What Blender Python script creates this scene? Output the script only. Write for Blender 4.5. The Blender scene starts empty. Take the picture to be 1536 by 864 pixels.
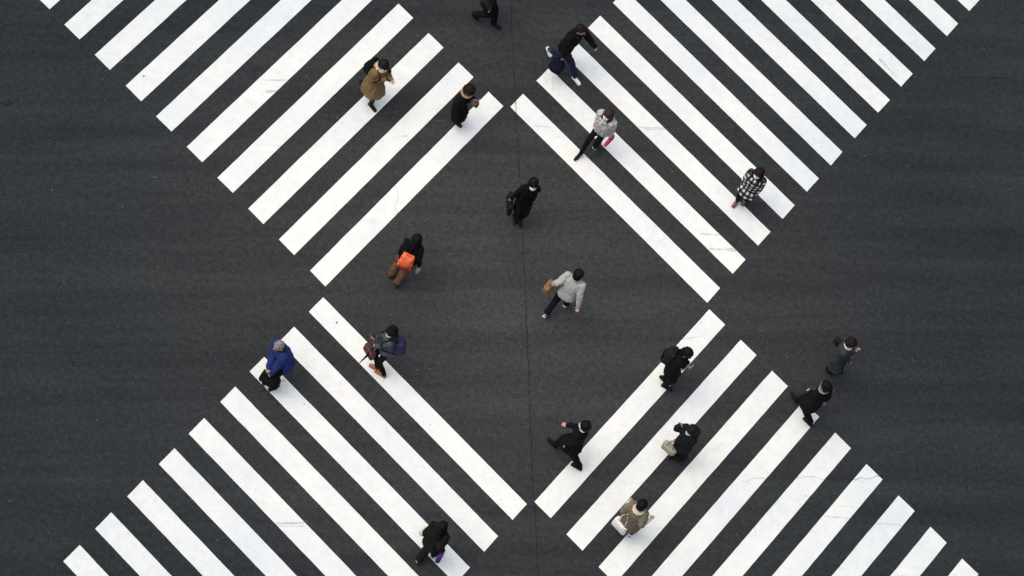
# Scramble crossing seen from a tower on an overcast day.  Units: metres, Z up, road surface at z = 0.
import bpy, bmesh, math, random
from mathutils import Vector, Matrix, Euler, noise

random.seed(7)
sc = bpy.context.scene
COL = sc.collection
PI = math.pi
V = Vector

# ------------------------------------------------------------------ object helpers
def tag(o, label=None, cat=None, group=None, kind=None):
    if label: o['label'] = label
    if cat: o['category'] = cat
    if group: o['group'] = group
    if kind: o['kind'] = kind
    return o

def thing(name, loc, rotz=0.0, label=None, cat=None, group=None, kind=None):
    o = bpy.data.objects.new(name, None)
    o.empty_display_size = 0.1
    COL.objects.link(o)
    o.location = loc
    o.rotation_euler = (0, 0, rotz)
    return tag(o, label, cat, group, kind)

def obj(name, bm, mat, parent=None, smooth=True, label=None):
    me = bpy.data.meshes.new(name)
    if isinstance(bm, bmesh.types.BMesh):
        bm.normal_update(); bm.to_mesh(me); bm.free()
    else:
        me = bm
        me.name = name
    for p in me.polygons: p.use_smooth = smooth
    me.materials.clear()
    me.materials.append(mat)
    o = bpy.data.objects.new(name, me)
    COL.objects.link(o)
    if parent: o.parent = parent
    if label: o['label'] = label
    return o

WORK = bpy.data.scenes.new('work')        # scratch scene for the unions, removed below
def fuse(bm, voxel, smooth=4, factor=0.5, wrinkle=None):
    """Union of overlapping closed shapes in BM -> one continuous mesh."""
    me = bpy.data.meshes.new('tmp')
    bm.to_mesh(me); bm.free()
    o = bpy.data.objects.new('tmp', me)
    WORK.collection.objects.link(o)
    m = o.modifiers.new('r', 'REMESH'); m.mode = 'VOXEL'; m.voxel_size = voxel; m.use_smooth_shade = True
    if smooth:
        s = o.modifiers.new('s', 'SMOOTH'); s.factor = factor; s.iterations = smooth
    WORK.view_layers[0].update(); dg = WORK.view_layers[0].depsgraph
    out = bpy.data.meshes.new_from_object(o.evaluated_get(dg))
    bpy.data.objects.remove(o); bpy.data.meshes.remove(me)
    if wrinkle:
        amp, sx, sz, seed = wrinkle
        off = V((seed * 3.1, seed * 1.7, seed * 5.3))
        n_ = len(out.vertices); co = [0.0] * (3 * n_); no = [0.0] * (3 * n_)
        out.vertices.foreach_get('co', co); out.vertices.foreach_get('normal', no)
        for i in range(0, 3 * n_, 3):
            q = V((co[i] * sx, co[i + 1] * sx, co[i + 2] * sz)) + off
            n = noise.noise(q) + 0.5 * noise.noise(q * 2.3)
            r = 1.0 - abs(noise.noise(q * 1.3 + V((9, 9, 9)))) * 2.2      # ridged: cloth folds
            h = amp * (0.6 * n + 0.5 * r * r - 0.25)
            co[i] += no[i] * h; co[i + 1] += no[i + 1] * h; co[i + 2] += no[i + 2] * h
        out.vertices.foreach_set('co', co); out.update()
    return out

# ------------------------------------------------------------------ shape helpers
def ball(bm, c, r, rot=None, seg=14, rings=9):
    if not hasattr(r, '__len__'): r = (r, r, r)
    c = V(c)
    def P(x, y, z):
        q = V((x * r[0], y * r[1], z * r[2]))
        return bm.verts.new(c + (rot @ q if rot is not None else q))
    top, bot = P(0, 0, 1), P(0, 0, -1); rows = []
    for i in range(1, rings):
        a = PI * i / rings; z, q = math.cos(a), math.sin(a)
        rows.append([P(q * math.cos(2 * PI * j / seg), q * math.sin(2 * PI * j / seg), z) for j in range(seg)])
    F = bm.faces.new
    for j in range(seg):
        k = (j + 1) % seg
        F((top, rows[0][j], rows[0][k])); F((bot, rows[-1][k], rows[-1][j]))
        for i in range(len(rows) - 1): F((rows[i][j], rows[i + 1][j], rows[i + 1][k], rows[i][k]))

def cone(bm, a, b, ra, rb, seg=12):
    a, b = V(a), V(b); d = b - a
    if d.length < 1e-5: return
    Q = d.to_track_quat('Z', 'Y'); A, B = [], []
    for j in range(seg):
        u = Q @ V((math.cos(2 * PI * j / seg), math.sin(2 * PI * j / seg), 0))
        A.append(bm.verts.new(a + u * ra)); B.append(bm.verts.new(b + u * rb))
    for j in range(seg):
        k = (j + 1) % seg; bm.faces.new((A[j], A[k], B[k], B[j]))
    bm.faces.new(A[::-1]); bm.faces.new(B)

def chain(bm, pts, rads, seg=12):
    """Round tapered limb through PTS."""
    for i in range(len(pts) - 1): cone(bm, pts[i], pts[i + 1], rads[i], rads[i + 1], seg)
    for p, r in zip(pts, rads): ball(bm, p, r, seg=seg, rings=8)

def loft(bm, rings, seg=28):
    """rings: (centre, rx, ry, squareness) stacked; closed top and bottom."""
    vs = []
    for c, rx, ry in rings:
        c = V(c); row = []
        for k in range(seg):
            t = 2 * PI * k / seg
            cx, sx = math.cos(t), math.sin(t)
            e = 0.85
            row.append(bm.verts.new(c + V((rx * math.copysign(abs(cx) ** e, cx), ry * math.copysign(abs(sx) ** e, sx), 0))))
        vs.append(row)
    for i in range(len(vs) - 1):
        for k in range(seg):
            bm.faces.new((vs[i][k], vs[i][(k + 1) % seg], vs[i + 1][(k + 1) % seg], vs[i + 1][k]))
    bm.faces.new(vs[0][::-1]); bm.faces.new(vs[-1])

def tube(bm, pts, r, seg=8):
    for i in range(len(pts) - 1): cone(bm, pts[i], pts[i + 1], r, r, seg)
    for p in pts[1:-1]: ball(bm, p, r, seg=seg, rings=5)

def rbox(bm, c, size, rot=None, bevel=0.02, taper=1.0, seg=3, bulge=0.0):
    """Soft-edged box; TAPER scales the top in x and y."""
    b = bmesh.new()
    bmesh.ops.create_cube(b, size=1)
    for v in b.verts:
        if v.co.z > 0: v.co.x *= taper; v.co.y *= taper
        v.co = V((v.co.x * size[0], v.co.y * size[1], v.co.z * size[2]))
    if bulge:
        bmesh.ops.subdivide_edges(b, edges=b.edges[:], cuts=5, use_grid_fill=True)
        for v in b.verts:
            x, y, z = v.co.x / size[0] * 2, v.co.y / size[1] * 2, v.co.z / size[2] * 2
            k = max(0, 1 - x * x) * max(0, 1 - z * z) if size[1] <= size[0] else max(0, 1 - y * y) * max(0, 1 - z * z)
            if size[1] <= size[0]: v.co.y *= 1 + bulge * k
            else: v.co.x *= 1 + bulge * k
        sharp = [e for e in b.edges if len(e.link_faces) == 2 and e.calc_face_angle() > 0.9]
        bmesh.ops.bevel(b, geom=sharp, offset=bevel, segments=seg, affect='EDGES', clamp_overlap=True)
    else:
        bmesh.ops.bevel(b, geom=b.edges[:], offset=bevel, segments=seg, affect='EDGES', clamp_overlap=True)
    M = Matrix.Translation(V(c))
    if rot is not None: M = M @ rot.to_4x4()
    bmesh.ops.transform(b, matrix=M, verts=b.verts)
    me = bpy.data.meshes.new('t'); b.to_mesh(me); b.free(); bm.from_mesh(me); bpy.data.meshes.remove(me)

# ------------------------------------------------------------------ materials
class N:
    def __init__(s, m):
        m.use_nodes = True; s.t = m.node_tree; s.b = s.t.nodes['Principled BSDF']
    def n(s, kind, **kw):
        x = s.t.nodes.new(kind)
        for k, v in kw.items():
            if k in x.inputs: x.inputs[k].default_value = v
            else: setattr(x, k, v)
        return x
    def l(s, a, b): s.t.links.new(a, b)
    def math(s, op, a, b=None, c=None):
        x = s.n('ShaderNodeMath', operation=op)
        for i, v in enumerate((a, b, c)):
            if v is None: continue
            if isinstance(v, (int, float)): x.inputs[i].default_value = v
            else: s.l(v, x.inputs[i])
        return x.outputs[0]
    def ramp(s, fac, stops):
        x = s.n('ShaderNodeValToRGB'); cr = x.color_ramp
        while len(cr.elements) < len(stops): cr.elements.new(0.5)
        for e, (p, c) in zip(cr.elements, stops):
            e.position = p; e.color = (c, c, c, 1) if isinstance(c, (int, float)) else (*c, 1)
        s.l(fac, x.inputs['Fac']); return x.outputs['Color']
    def mix(s, fac, a, b, mode='MIX'):
        x = s.n('ShaderNodeMix', data_type='RGBA', blend_type=mode)
        if isinstance(fac, (int, float)): x.inputs[0].default_value = fac
        else: s.l(fac, x.inputs[0])
        for i, v in ((6, a), (7, b)):
            if isinstance(v, tuple): x.inputs[i].default_value = (*v[:3], 1)
            else: s.l(v, x.inputs[i])
        return x.outputs[2]
    def noise(s, vec, scale, detail=3, rough=0.55, dist=0.0):
        x = s.n('ShaderNodeTexNoise'); x.inputs['Scale'].default_value = scale; x.inputs['Detail'].default_value = detail
        x.inputs['Roughness'].default_value = rough; x.inputs['Distortion'].default_value = dist
        if vec is not None: s.l(vec, x.inputs['Vector'])
        return x.outputs['Fac']
    def coord(s, which='Object'):
        return s.n('ShaderNodeTexCoord').outputs[which]
    def mapped(s, vec, scale=(1, 1, 1), rot=(0, 0, 0), loc=(0, 0, 0)):
        x = s.n('ShaderNodeMapping'); x.inputs['Scale'].default_value = scale; x.inputs['Rotation'].default_value = rot
        x.inputs['Location'].default_value = loc
        s.l(vec, x.inputs['Vector']); return x.outputs[0]

_mats = {}
def cloth(col, rough=0.92, var=0.25, bump=0.35, sheen=0.0, spec=0.10, scale=1.0):
    key = ('c', col, rough, var, bump, sheen, spec, scale)
    if key in _mats: return _mats[key]
    m = bpy.data.materials.new('cloth'); n = N(m)
    co = n.coord()
    a = n.noise(co, 9 * scale, 4); b = n.noise(co, 160 * scale, 2)
    lo = tuple(c * (1 - var) for c in col); hi = tuple(min(1, c * (1 + var)) for c in col)
    c1 = n.ramp(a, [(0.3, lo), (0.7, hi)])
    c2 = n.mix(0.25, c1, n.ramp(b, [(0.35, lo), (0.65, hi)]))
    n.l(c2, n.b.inputs['Base Color'])
    n.b.inputs['Roughness'].default_value = rough
    n.b.inputs['Specular IOR Level'].default_value = spec
    n.b.inputs['Sheen Weight'].default_value = sheen
    w = n.noise(n.mapped(co, (1, 1, 0.45)), 22 * scale, 3)
    bp = n.n('ShaderNodeBump'); bp.inputs['Strength'].default_value = bump; bp.inputs['Distance'].default_value = 0.02
    n.l(w, bp.inputs['Height']); n.l(bp.outputs[0], n.b.inputs['Normal'])
    _mats[key] = m; return m

def plain(name, col, rough=0.5, spec=0.4, metal=0.0):
    key = ('p', name, col, rough)
    if key in _mats: return _mats[key]
    m = bpy.data.materials.new(name); n = N(m)
    a = n.noise(n.coord(), 30, 3)
    n.l(n.ramp(a, [(0.3, tuple(c * 0.88 for c in col)), (0.7, tuple(min(1, c * 1.1) for c in col))]), n.b.inputs['Base Color'])
    n.b.inputs['Roughness'].default_value = rough; n.b.inputs['Specular IOR Level'].default_value = spec
    n.b.inputs['Metallic'].default_value = metal
    _mats[key] = m; return m

def skin_mat():
    m = bpy.data.materials.new('skin'); n = N(m)
    a = n.noise(n.coord(), 25, 3)
    n.l(n.ramp(a, [(0.3, (0.40, 0.23, 0.16)), (0.7, (0.50, 0.31, 0.22))]), n.b.inputs['Base Color'])
    n.b.inputs['Roughness'].default_value = 0.55; n.b.inputs['Specular IOR Level'].default_value = 0.3
    n.b.inputs['Subsurface Weight'].default_value = 0.0
    return m
SKIN = skin_mat()

def hair_mat(col, gloss=0.45):
    m = bpy.data.materials.new('hair'); n = N(m)
    co = n.coord()
    w = n.noise(n.mapped(co, (1, 1, 0.12)), 90, 3)
    n.l(n.ramp(w, [(0.35, tuple(c * 0.35 for c in col)), (0.65, tuple(c * 2.4 for c in col))]), n.b.inputs['Base Color'])
    n.b.inputs['Roughness'].default_value = gloss; n.b.inputs['Specular IOR Level'].default_value = 0.08
    bp = n.n('ShaderNodeBump'); bp.inputs['Strength'].default_value = 0.5; bp.inputs['Distance'].default_value = 0.01
    n.l(w, bp.inputs['Height']); n.l(bp.outputs[0], n.b.inputs['Normal'])
    return m
HAIR = {'black': hair_mat((0.0045, 0.004, 0.004)), 'dark': hair_mat((0.010, 0.0065, 0.005)), 'brown': hair_mat((0.030, 0.014, 0.009)),
        'grey': hair_mat((0.15, 0.14, 0.125), 0.7)}

def plaid_mat():
    m = bpy.data.materials.new('plaid'); n = N(m)
    sep = n.n('ShaderNodeSeparateXYZ'); n.l(n.coord(), sep.inputs[0])
    x, y, z = sep.outputs
    ang = n.math('MULTIPLY', n.math('ARCTAN2', y, x), 0.27)
    a = n.math('GREATER_THAN', n.math('FRACT', n.math('DIVIDE', n.math('ADD', ang, 3.0), 0.140)), 0.48)
    b = n.math('GREATER_THAN', n.math('FRACT', n.math('DIVIDE', n.math('ADD', z, 3.01), 0.130)), 0.48)
    s = n.math('ADD', a, b)
    base = n.ramp(n.math('DIVIDE', s, 2.0), [(0.0, (0.010, 0.010, 0.013)), (0.5, (0.06, 0.065, 0.075)), (1.0, (0.72, 0.72, 0.70))])
    fz = n.noise(n.coord(), 60, 3)
    n.l(n.mix(0.5, base, n.mix(1.0, base, n.ramp(fz, [(0.3, 0.45), (0.7, 1.0)]), 'MULTIPLY')), n.b.inputs['Base Color'])
    n.b.inputs['Roughness'].default_value = 0.95; n.b.inputs['Specular IOR Level'].default_value = 0.2
    return m

def fluffy_mat():
    m = bpy.data.materials.new('fluffy'); n = N(m)
    a = n.noise(n.coord(), 17, 5, 0.75)
    n.l(n.ramp(a, [(0.36, (0.10, 0.10, 0.105)), (0.5, (0.40, 0.40, 0.41)), (0.64, (0.74, 0.74, 0.75))]), n.b.inputs['Base Color'])
    n.b.inputs['Roughness'].default_value = 1.0; n.b.inputs['Specular IOR Level'].default_value = 0.1
    n.b.inputs['Sheen Weight'].default_value = 0.3
    return m

IMG_X = math.radians(29.84)       # direction of the traffic lanes on the ground

def asphalt_mat():
    m = bpy.data.materials.new('asphalt'); n = N(m)
    co = n.coord()
    lane = n.mapped(co, rot=(0, 0, -IMG_X))
    fine = n.noise(co, 46, 3, 0.75)
    mid = n.noise(co, 9, 5, 0.65)
    big = n.noise(co, 0.42, 4, 0.55)
    streak = n.noise(n.mapped(lane, (0.10, 1.3, 1)), 1.0, 5, 0.62, 0.4)
    streak2 = n.noise(n.mapped(lane, (0.35, 7.0, 1)), 1.0, 4, 0.6)
    base = n.ramp(fine, [(0.32, (0.0135, 0.0153, 0.0168)), (0.5, (0.0335, 0.0360, 0.0382)), (0.68, (0.072, 0.0755, 0.078))])
    k = n.ramp(mid, [(0.3, 0.68), (0.7, 1.28)])
    base = n.mix(1.0, base, k, 'MULTIPLY')
    base = n.mix(1.0, base, n.ramp(big, [(0.3, (0.84, 0.87, 0.90)), (0.7, (1.16, 1.13, 1.09))]), 'MULTIPLY')
    base = n.mix(1.0, base, n.ramp(streak, [(0.3, (0.70, 0.72, 0.75)), (0.7, (1.26, 1.25, 1.23))]), 'MULTIPLY')
    base = n.mix(1.0, base, n.ramp(streak2, [(0.3, 0.93), (0.7, 1.06)]), 'MULTIPLY')
    # vignette painted into the asphalt colour: paler centre, darker and cooler further out
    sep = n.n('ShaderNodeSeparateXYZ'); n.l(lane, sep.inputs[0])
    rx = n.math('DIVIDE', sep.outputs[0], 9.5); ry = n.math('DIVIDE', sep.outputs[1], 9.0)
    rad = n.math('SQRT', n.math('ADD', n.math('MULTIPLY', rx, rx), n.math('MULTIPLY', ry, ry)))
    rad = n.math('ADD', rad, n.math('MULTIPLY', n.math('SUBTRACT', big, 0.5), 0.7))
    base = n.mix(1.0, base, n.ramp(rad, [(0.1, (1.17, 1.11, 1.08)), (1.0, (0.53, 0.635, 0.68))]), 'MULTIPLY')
    # pale stone chips and small grit, sparse
    vo = n.n('ShaderNodeTexVoronoi', feature='F1'); vo.inputs['Scale'].default_value = 4.2; n.l(co, vo.inputs['Vector'])
    chip = n.math('LESS_THAN', vo.outputs['Distance'], 0.055)
    sel = n.n('ShaderNodeSeparateColor'); n.l(vo.outputs['Color'], sel.inputs[0])
    chip = n.math('MULTIPLY', chip, n.math('GREATER_THAN', sel.outputs[0], 0.74))
    base = n.mix(n.math('MULTIPLY', chip, 0.55), base, (0.20, 0.20, 0.20))
    vo2 = n.n('ShaderNodeTexVoronoi', feature='F1'); vo2.inputs['Scale'].default_value = 22; n.l(co, vo2.inputs['Vector'])
    sel2 = n.n('ShaderNodeSeparateColor'); n.l(vo2.outputs['Color'], sel2.inputs[0])
    chip2 = n.math('MULTIPLY', n.math('LESS_THAN', vo2.outputs['Distance'], 0.28), n.math('GREATER_THAN', sel2.outputs[1], 0.86))
    base = n.mix(n.math('MULTIPLY', chip2, 0.22), base, (0.12, 0.12, 0.122))
    dk = n.noise(co, 1.9, 5, 0.7)
    base = n.mix(n.math('MULTIPLY', n.ramp(dk, [(0.62, 0.0), (0.74, 1.0)]), 0.22), base, (0.014, 0.015, 0.016))
    n.l(base, n.b.inputs['Base Color'])
    n.b.inputs['Roughness'].default_value = 0.88; n.b.inputs['Specular IOR Level'].default_value = 0.22
    bp = n.n('ShaderNodeBump'); bp.inputs['Strength'].default_value = 0.35; bp.inputs['Distance'].default_value = 0.01
    n.l(fine, bp.inputs['Height']); n.l(bp.outputs[0], n.b.inputs['Normal'])
    return m

def paint_mat():
    m = bpy.data.materials.new('road_paint'); n = N(m)
    co = n.coord()
    lane = n.mapped(co, rot=(0, 0, -IMG_X))
    big = n.noise(co, 0.55, 3, 0.5); mid = n.noise(co, 5, 5, 0.65); fine = n.noise(co, 55, 3, 0.7)
    base = n.ramp(big, [(0.32, (0.735, 0.775, 0.790)), (0.60, (0.825, 0.845, 0.800))])
    base = n.mix(1.0, base, n.ramp(mid, [(0.3, 0.90), (0.68, 1.04)]), 'MULTIPLY')
    base = n.mix(1.0, base, n.ramp(fine, [(0.3, 0.90), (0.7, 1.06)]), 'MULTIPLY')
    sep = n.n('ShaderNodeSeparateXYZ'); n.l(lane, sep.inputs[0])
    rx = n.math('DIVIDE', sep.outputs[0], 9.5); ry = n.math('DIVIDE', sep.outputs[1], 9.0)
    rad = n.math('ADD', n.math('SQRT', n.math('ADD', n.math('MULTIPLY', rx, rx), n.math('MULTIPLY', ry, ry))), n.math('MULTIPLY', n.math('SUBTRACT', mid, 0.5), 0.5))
    base = n.mix(1.0, base, n.ramp(rad, [(0.3, (1.02, 1.02, 1.01)), (1.0, (0.87, 0.91, 0.94))]), 'MULTIPLY')  # milder vignette painted into the stripe colour, greyer and bluer outwards
    # tyre rub along the lanes
    rub = n.noise(n.mapped(lane, (0.55, 9.0, 1)), 1.0, 5, 0.65, 0.3)
    where = n.noise(co, 1.1, 3)
    rubf = n.math('MULTIPLY', n.ramp(rub, [(0.55, 0.0), (0.80, 1.0)]), n.ramp(where, [(0.45, 0.0), (0.70, 1.0)]))
    base = n.mix(n.math('MULTIPLY', rubf, 0.38), base, (0.42, 0.42, 0.43))
    # grime patches, speckled
    gr = n.noise(co, 2.2, 6, 0.72)
    base = n.mix(n.math('MULTIPLY', n.ramp(gr, [(0.58, 0.0), (0.78, 1.0)]), 0.30), base, (0.50, 0.49, 0.50))
    # hairline crazing
    v = n.n('ShaderNodeTexVoronoi', feature='DISTANCE_TO_EDGE'); v.inputs['Scale'].default_value = 2.4
    n.l(n.mapped(lane, (1, 1.7, 1)), v.inputs['Vector'])
    cr = n.math('MULTIPLY', n.math('LESS_THAN', v.outputs['Distance'], 0.008), n.ramp(n.noise(co, 1.5, 2), [(0.55, 0.0), (0.62, 1.0)]))
    base = n.mix(n.math('MULTIPLY', cr, 0.25), base, (0.40, 0.40, 0.40))
    # dark pits
    vo = n.n('ShaderNodeTexVoronoi', feature='F1'); vo.inputs['Scale'].default_value = 9; n.l(co, vo.inputs['Vector'])
    se = n.n('ShaderNodeSeparateColor'); n.l(vo.outputs['Color'], se.inputs[0])
    pit = n.math('MULTIPLY', n.math('LESS_THAN', vo.outputs['Distance'], 0.11), n.math('GREATER_THAN', se.outputs[0], 0.93))
    base = n.mix(n.math('MULTIPLY', pit, 0.5), base, (0.25, 0.25, 0.25))
    n.l(base, n.b.inputs['Base Color'])
    n.b.inputs['Roughness'].default_value = 0.75; n.b.inputs['Specular IOR Level'].default_value = 0.3
    bp = n.n('ShaderNodeBump'); bp.inputs['Strength'].default_value = 0.2; bp.inputs['Distance'].default_value = 0.004
    n.l(fine, bp.inputs['Height']); n.l(bp.outputs[0], n.b.inputs['Normal'])
    return m

def crack_mat(alpha=0.75, col=(0.012, 0.012, 0.013)):
    m = bpy.data.materials.new('crack'); n = N(m)
    co = n.coord()
    n.b.inputs['Base Color'].default_value = (*col, 1); n.b.inputs['Roughness'].default_value = 1
    n.b.inputs['Specular IOR Level'].default_value = 0.0
    a = n.ramp(n.noise(co, 3.2, 5, 0.7), [(0.30, 0.25), (0.62, 1.0)])
    n.l(n.math('MULTIPLY', a, alpha), n.b.inputs['Alpha'])
    return m

def scuff_mat(alpha=0.5):
    m = bpy.data.materials.new('rubber_scuff'); n = N(m)
    co = n.coord('Object')
    n.b.inputs['Base Color'].default_value = (0.20, 0.20, 0.21, 1); n.b.inputs['Roughness'].default_value = 0.9
    lane = n.mapped(co, rot=(0, 0, -IMG_X))
    a = n.ramp(n.noise(n.mapped(lane, (2, 14, 1)), 2.0, 5, 0.75), [(0.38, 0.0), (0.66, 1.0)])
    n.l(n.math('MULTIPLY', a, alpha), n.b.inputs['Alpha'])
    return m

# ------------------------------------------------------------------ the setting
STRIPES = [[[-3.352, -1.885, -1.869, 3.769, -2.286, 3.926, -3.773, -1.721],
 [-4.202, -1.57, -2.705, 4.078, -3.128, 4.235, -4.624, -1.409],
 [-5.046, -1.257, -3.552, 4.395, -3.977, 4.552, -5.466, -1.097],
 [-5.891, -0.935, -4.411, 4.714, -4.828, 4.868, -6.315, -0.785],
 [-6.737, -0.624, -5.254, 5.023, -5.677, 5.179, -7.167, -0.467],
 [-7.588, -0.312, -6.103, 5.337, -6.526, 5.493, -8.016, -0.16],
 [-8.433, -0.002, -6.951, 5.651, -7.374, 5.807, -8.866, 0.158],
 [-9.31, 0.321, -7.823, 5.97, -8.246, 6.127, -9.736, 0.477],
 [-10.165, 0.638, -8.676, 6.285, -9.099, 6.442, -10.59, 0.788],
 [-11.015, 0.953, -9.527, 6.6, -9.95, 6.756, -11.438, 1.106],
 [-11.855, 1.261, -10.367, 6.911, -10.79, 7.067, -12.278, 1.418],
 [-12.706, 1.576, -11.218, 7.226, -11.641, 7.382, -13.129, 1.732],
 [-13.557, 1.89, -12.069, 7.54, -12.492, 7.696, -13.98, 2.046],
 [-14.408, 2.205, -12.92, 7.854, -13.343, 8.011, -14.831, 2.361],
 [-15.259, 2.519, -13.771, 8.169, -14.194, 8.325, -15.682, 2.675]],
 [[-1.735, 3.833, 3.725, 1.747, 3.838, 2.197, -1.625, 4.26],
 [-1.503, 4.696, 3.951, 2.641, 4.07, 3.086, -1.39, 5.123],
 [-1.272, 5.596, 4.186, 3.523, 4.302, 3.966, -1.158, 6.029],
 [-1.045, 6.465, 4.419, 4.382, 4.532, 4.82, -0.935, 6.886],
 [-0.819, 7.327, 4.648, 5.257, 4.762, 5.691, -0.703, 7.761],
 [-0.589, 8.195, 4.881, 6.12, 4.986, 6.558, -0.475, 8.628],
 [-0.352, 9.086, 5.106, 7.012, 5.224, 7.457, -0.237, 9.52],
 [-0.126, 9.948, 5.338, 7.875, 5.459, 8.308, -0.012, 10.381],
 [0.106, 10.825, 5.563, 8.752, 5.681, 9.193, 0.22, 11.258],
 [0.338, 11.702, 5.801, 9.632, 5.914, 10.065, 0.452, 12.135],
 [0.568, 12.574, 6.031, 10.502, 6.145, 10.939, 0.682, 13.008],
 [0.799, 13.449, 6.26, 11.38, 6.376, 11.812, 0.913, 13.882],
 [1.029, 14.321, 6.491, 12.25, 6.606, 12.684, 1.143, 14.754],
 [1.259, 15.195, 6.722, 13.124, 6.836, 13.557, 1.374, 15.628],
 [1.49, 16.068, 6.952, 13.998, 7.067, 14.431, 1.604, 16.501],
 [1.72, 16.942, 7.183, 14.871, 7.297, 15.305, 1.835, 17.375],
 [1.951, 17.816, 7.413, 15.745, 7.528, 16.178, 2.065, 18.249]],
 [[2.286, -4.059, 3.821, 1.633, 4.249, 1.477, 2.715, -4.216],
 [3.129, -4.376, 4.668, 1.322, 5.094, 1.167, 3.554, -4.537],
 [3.972, -4.694, 5.514, 1.005, 5.939, 0.847, 4.4, -4.853],
 [4.817, -5.01, 6.355, 0.689, 6.781, 0.535, 5.242, -5.17],
 [5.664, -5.328, 7.205, 0.375, 7.627, 0.215, 6.089, -5.488],
 [6.503, -5.644, 8.042, 0.052, 8.465, -0.102, 6.928, -5.803],
 [7.35, -5.962, 8.89, -0.265, 9.313, -0.417, 7.776, -6.121],
 [8.192, -6.278, 9.729, -0.58, 10.157, -0.739, 8.617, -6.438],
 [9.03, -6.594, 10.564, -0.904, 10.993, -1.055, 9.455, -6.753],
 [9.88, -6.913, 11.418, -1.214, 11.843, -1.374, 10.305, -7.072],
 [10.724, -7.23, 12.262, -1.531, 12.687, -1.691, 11.149, -7.389],
 [11.568, -7.547, 13.106, -1.848, 13.531, -2.008, 11.993, -7.707],
 [12.412, -7.864, 13.95, -2.165, 14.375, -2.325, 12.837, -8.024],
 [13.255, -8.181, 14.793, -2.482, 15.219, -2.642, 13.681, -8.341]],
 [[-3.287, -2.124, 2.173, -4.177, 2.054, -4.623, -3.401, -2.557],
 [-3.52, -2.999, 1.936, -5.073, 1.826, -5.504, -3.636, -3.442],
 [-3.751, -3.883, 1.711, -5.935, 1.596, -6.381, -3.869, -4.313],
 [-3.975, -4.741, 1.486, -6.806, 1.371, -7.247, -4.087, -5.182],
 [-4.21, -5.64, 1.248, -7.705, 1.133, -8.145, -4.325, -6.086],
 [-4.431, -6.489, 1.029, -8.557, 0.914, -8.997, -4.547, -6.934],
 [-4.667, -7.378, 0.795, -9.445, 0.68, -9.885, -4.777, -7.823],
 [-4.897, -8.259, 0.565, -10.325, 0.45, -10.766, -5.01, -8.704],
 [-5.117, -9.135, 0.338, -11.197, 0.223, -11.637, -5.236, -9.573],
 [-5.351, -10.011, 0.109, -12.075, -0.007, -12.515, -5.466, -10.451],
 [-5.58, -10.887, -0.12, -12.951, -0.235, -13.392, -5.695, -11.328],
 [-5.809, -11.764, -0.349, -13.828, -0.464, -14.268, -5.924, -12.204],
 [-6.038, -12.641, -0.578, -14.705, -0.693, -15.145, -6.153, -13.081],
 [-6.267, -13.517, -0.807, -15.581, -0.922, -16.022, -6.382, -13.958]]]
LINES = {'seam': [[-3.208, 7.114], [-2.792, 6.209], [-2.357, 5.332], [-1.992, 4.613], [-1.599, 3.828], [-1.146, 2.908], [-0.656, 1.937], [-0.247, 1.112], [0.218, 0.16], [0.676, -0.78], [1.069, -1.571], [1.445, -2.36], [1.887, -3.264], [2.265, -4.026], [2.639, -4.78], [2.963, -5.454], [3.362, -6.266]], 'crack_r': [[5.856, -1.59], [6.049, -1.4], [6.306, -1.291], [6.475, -1.148], [6.759, -0.991], [6.907, -0.909], [7.047, -0.807], [7.16, -0.786], [7.325, -0.745], [7.47, -0.614], [7.787, -0.456], [7.949, -0.366], [8.056, -0.29], [8.161, -0.249], [8.301, -0.138], [8.446, -0.042], [8.704, 0.118], [8.908, 0.181], [9.087, 0.23], [9.228, 0.341], [9.412, 0.46], [9.792, 0.67], [10.056, 0.782], [10.305, 0.937], [10.575, 1.036], [10.717, 1.064], [10.988, 1.163], [11.52, 1.39]], 'crack_l': [[-3.289, 1.144], [-3.175, 0.998], [-3.055, 0.837], [-2.936, 0.677], [-2.87, 0.468], [-2.726, 0.288], [-2.655, 0.102], [-2.511, -0.112]], 'crack_fl': [[-11.058, -1.671], [-10.852, -1.495], [-10.717, -1.468], [-10.617, -1.373]], 'joint1': [[6.622, 9.635], [6.918, 9.851], [7.331, 10.06], [7.729, 10.317]], 'joint2': [[6.086, 11.012], [6.575, 11.249], [6.992, 11.461], [7.677, 11.856]], 'joint3': [[7.786, 8.795], [8.064, 8.921], [8.46, 9.175]]}
SCUFFS = [[-2.014, -6.949, -1.485, -6.612, 0.068], [-1.956, -6.98, -1.518, -6.724, 0.027], [7.646, -1.456, 8.138, -1.251, 0.024], [8.683, -1.067, 9.172, -0.848, 0.024], [3.298, 2.916, 3.819, 3.199, 0.054], [2.987, 3.146, 3.4, 3.35, 0.027], [-6.519, 1.719, -6.095, 1.954, 0.034], [-6.337, 1.5, -6.088, 1.685, 0.041], [0.86, 4.807, 1.346, 5.076, 0.022], [0.904, 4.778, 1.408, 5.076, 0.022], [-1.369, 4.948, -1.266, 4.711, 0.014], [-1.251, 5.019, -1.096, 4.664, 0.014], [-1.099, 3.684, -0.801, 3.823, 0.019], [3.572, 0.712, 3.952, 1.014, 0.022], [8.271, -1.129, 8.338, -1.109, 0.02], [-3.07, 2.643, -2.405, 3.055, 0.02], [4.872, 9.147, 5.394, 8.92, 0.041], [-4.095, 2.253, -3.709, 2.519, 0.019], [-3.55, 1.941, -3.327, 2.092, 0.019], [-3.279, -4.206, -3.164, -4.141, 0.054]]
PITS = [[-2.81, -2.493, 0.028], [-8.651, 0.543, 0.02], [7.155, -1.234, 0.014], [-5.94, 1.919, 0.012], [-2.623, -4.41, 0.012], [-1.731, 3.933, 0.03]]

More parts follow.
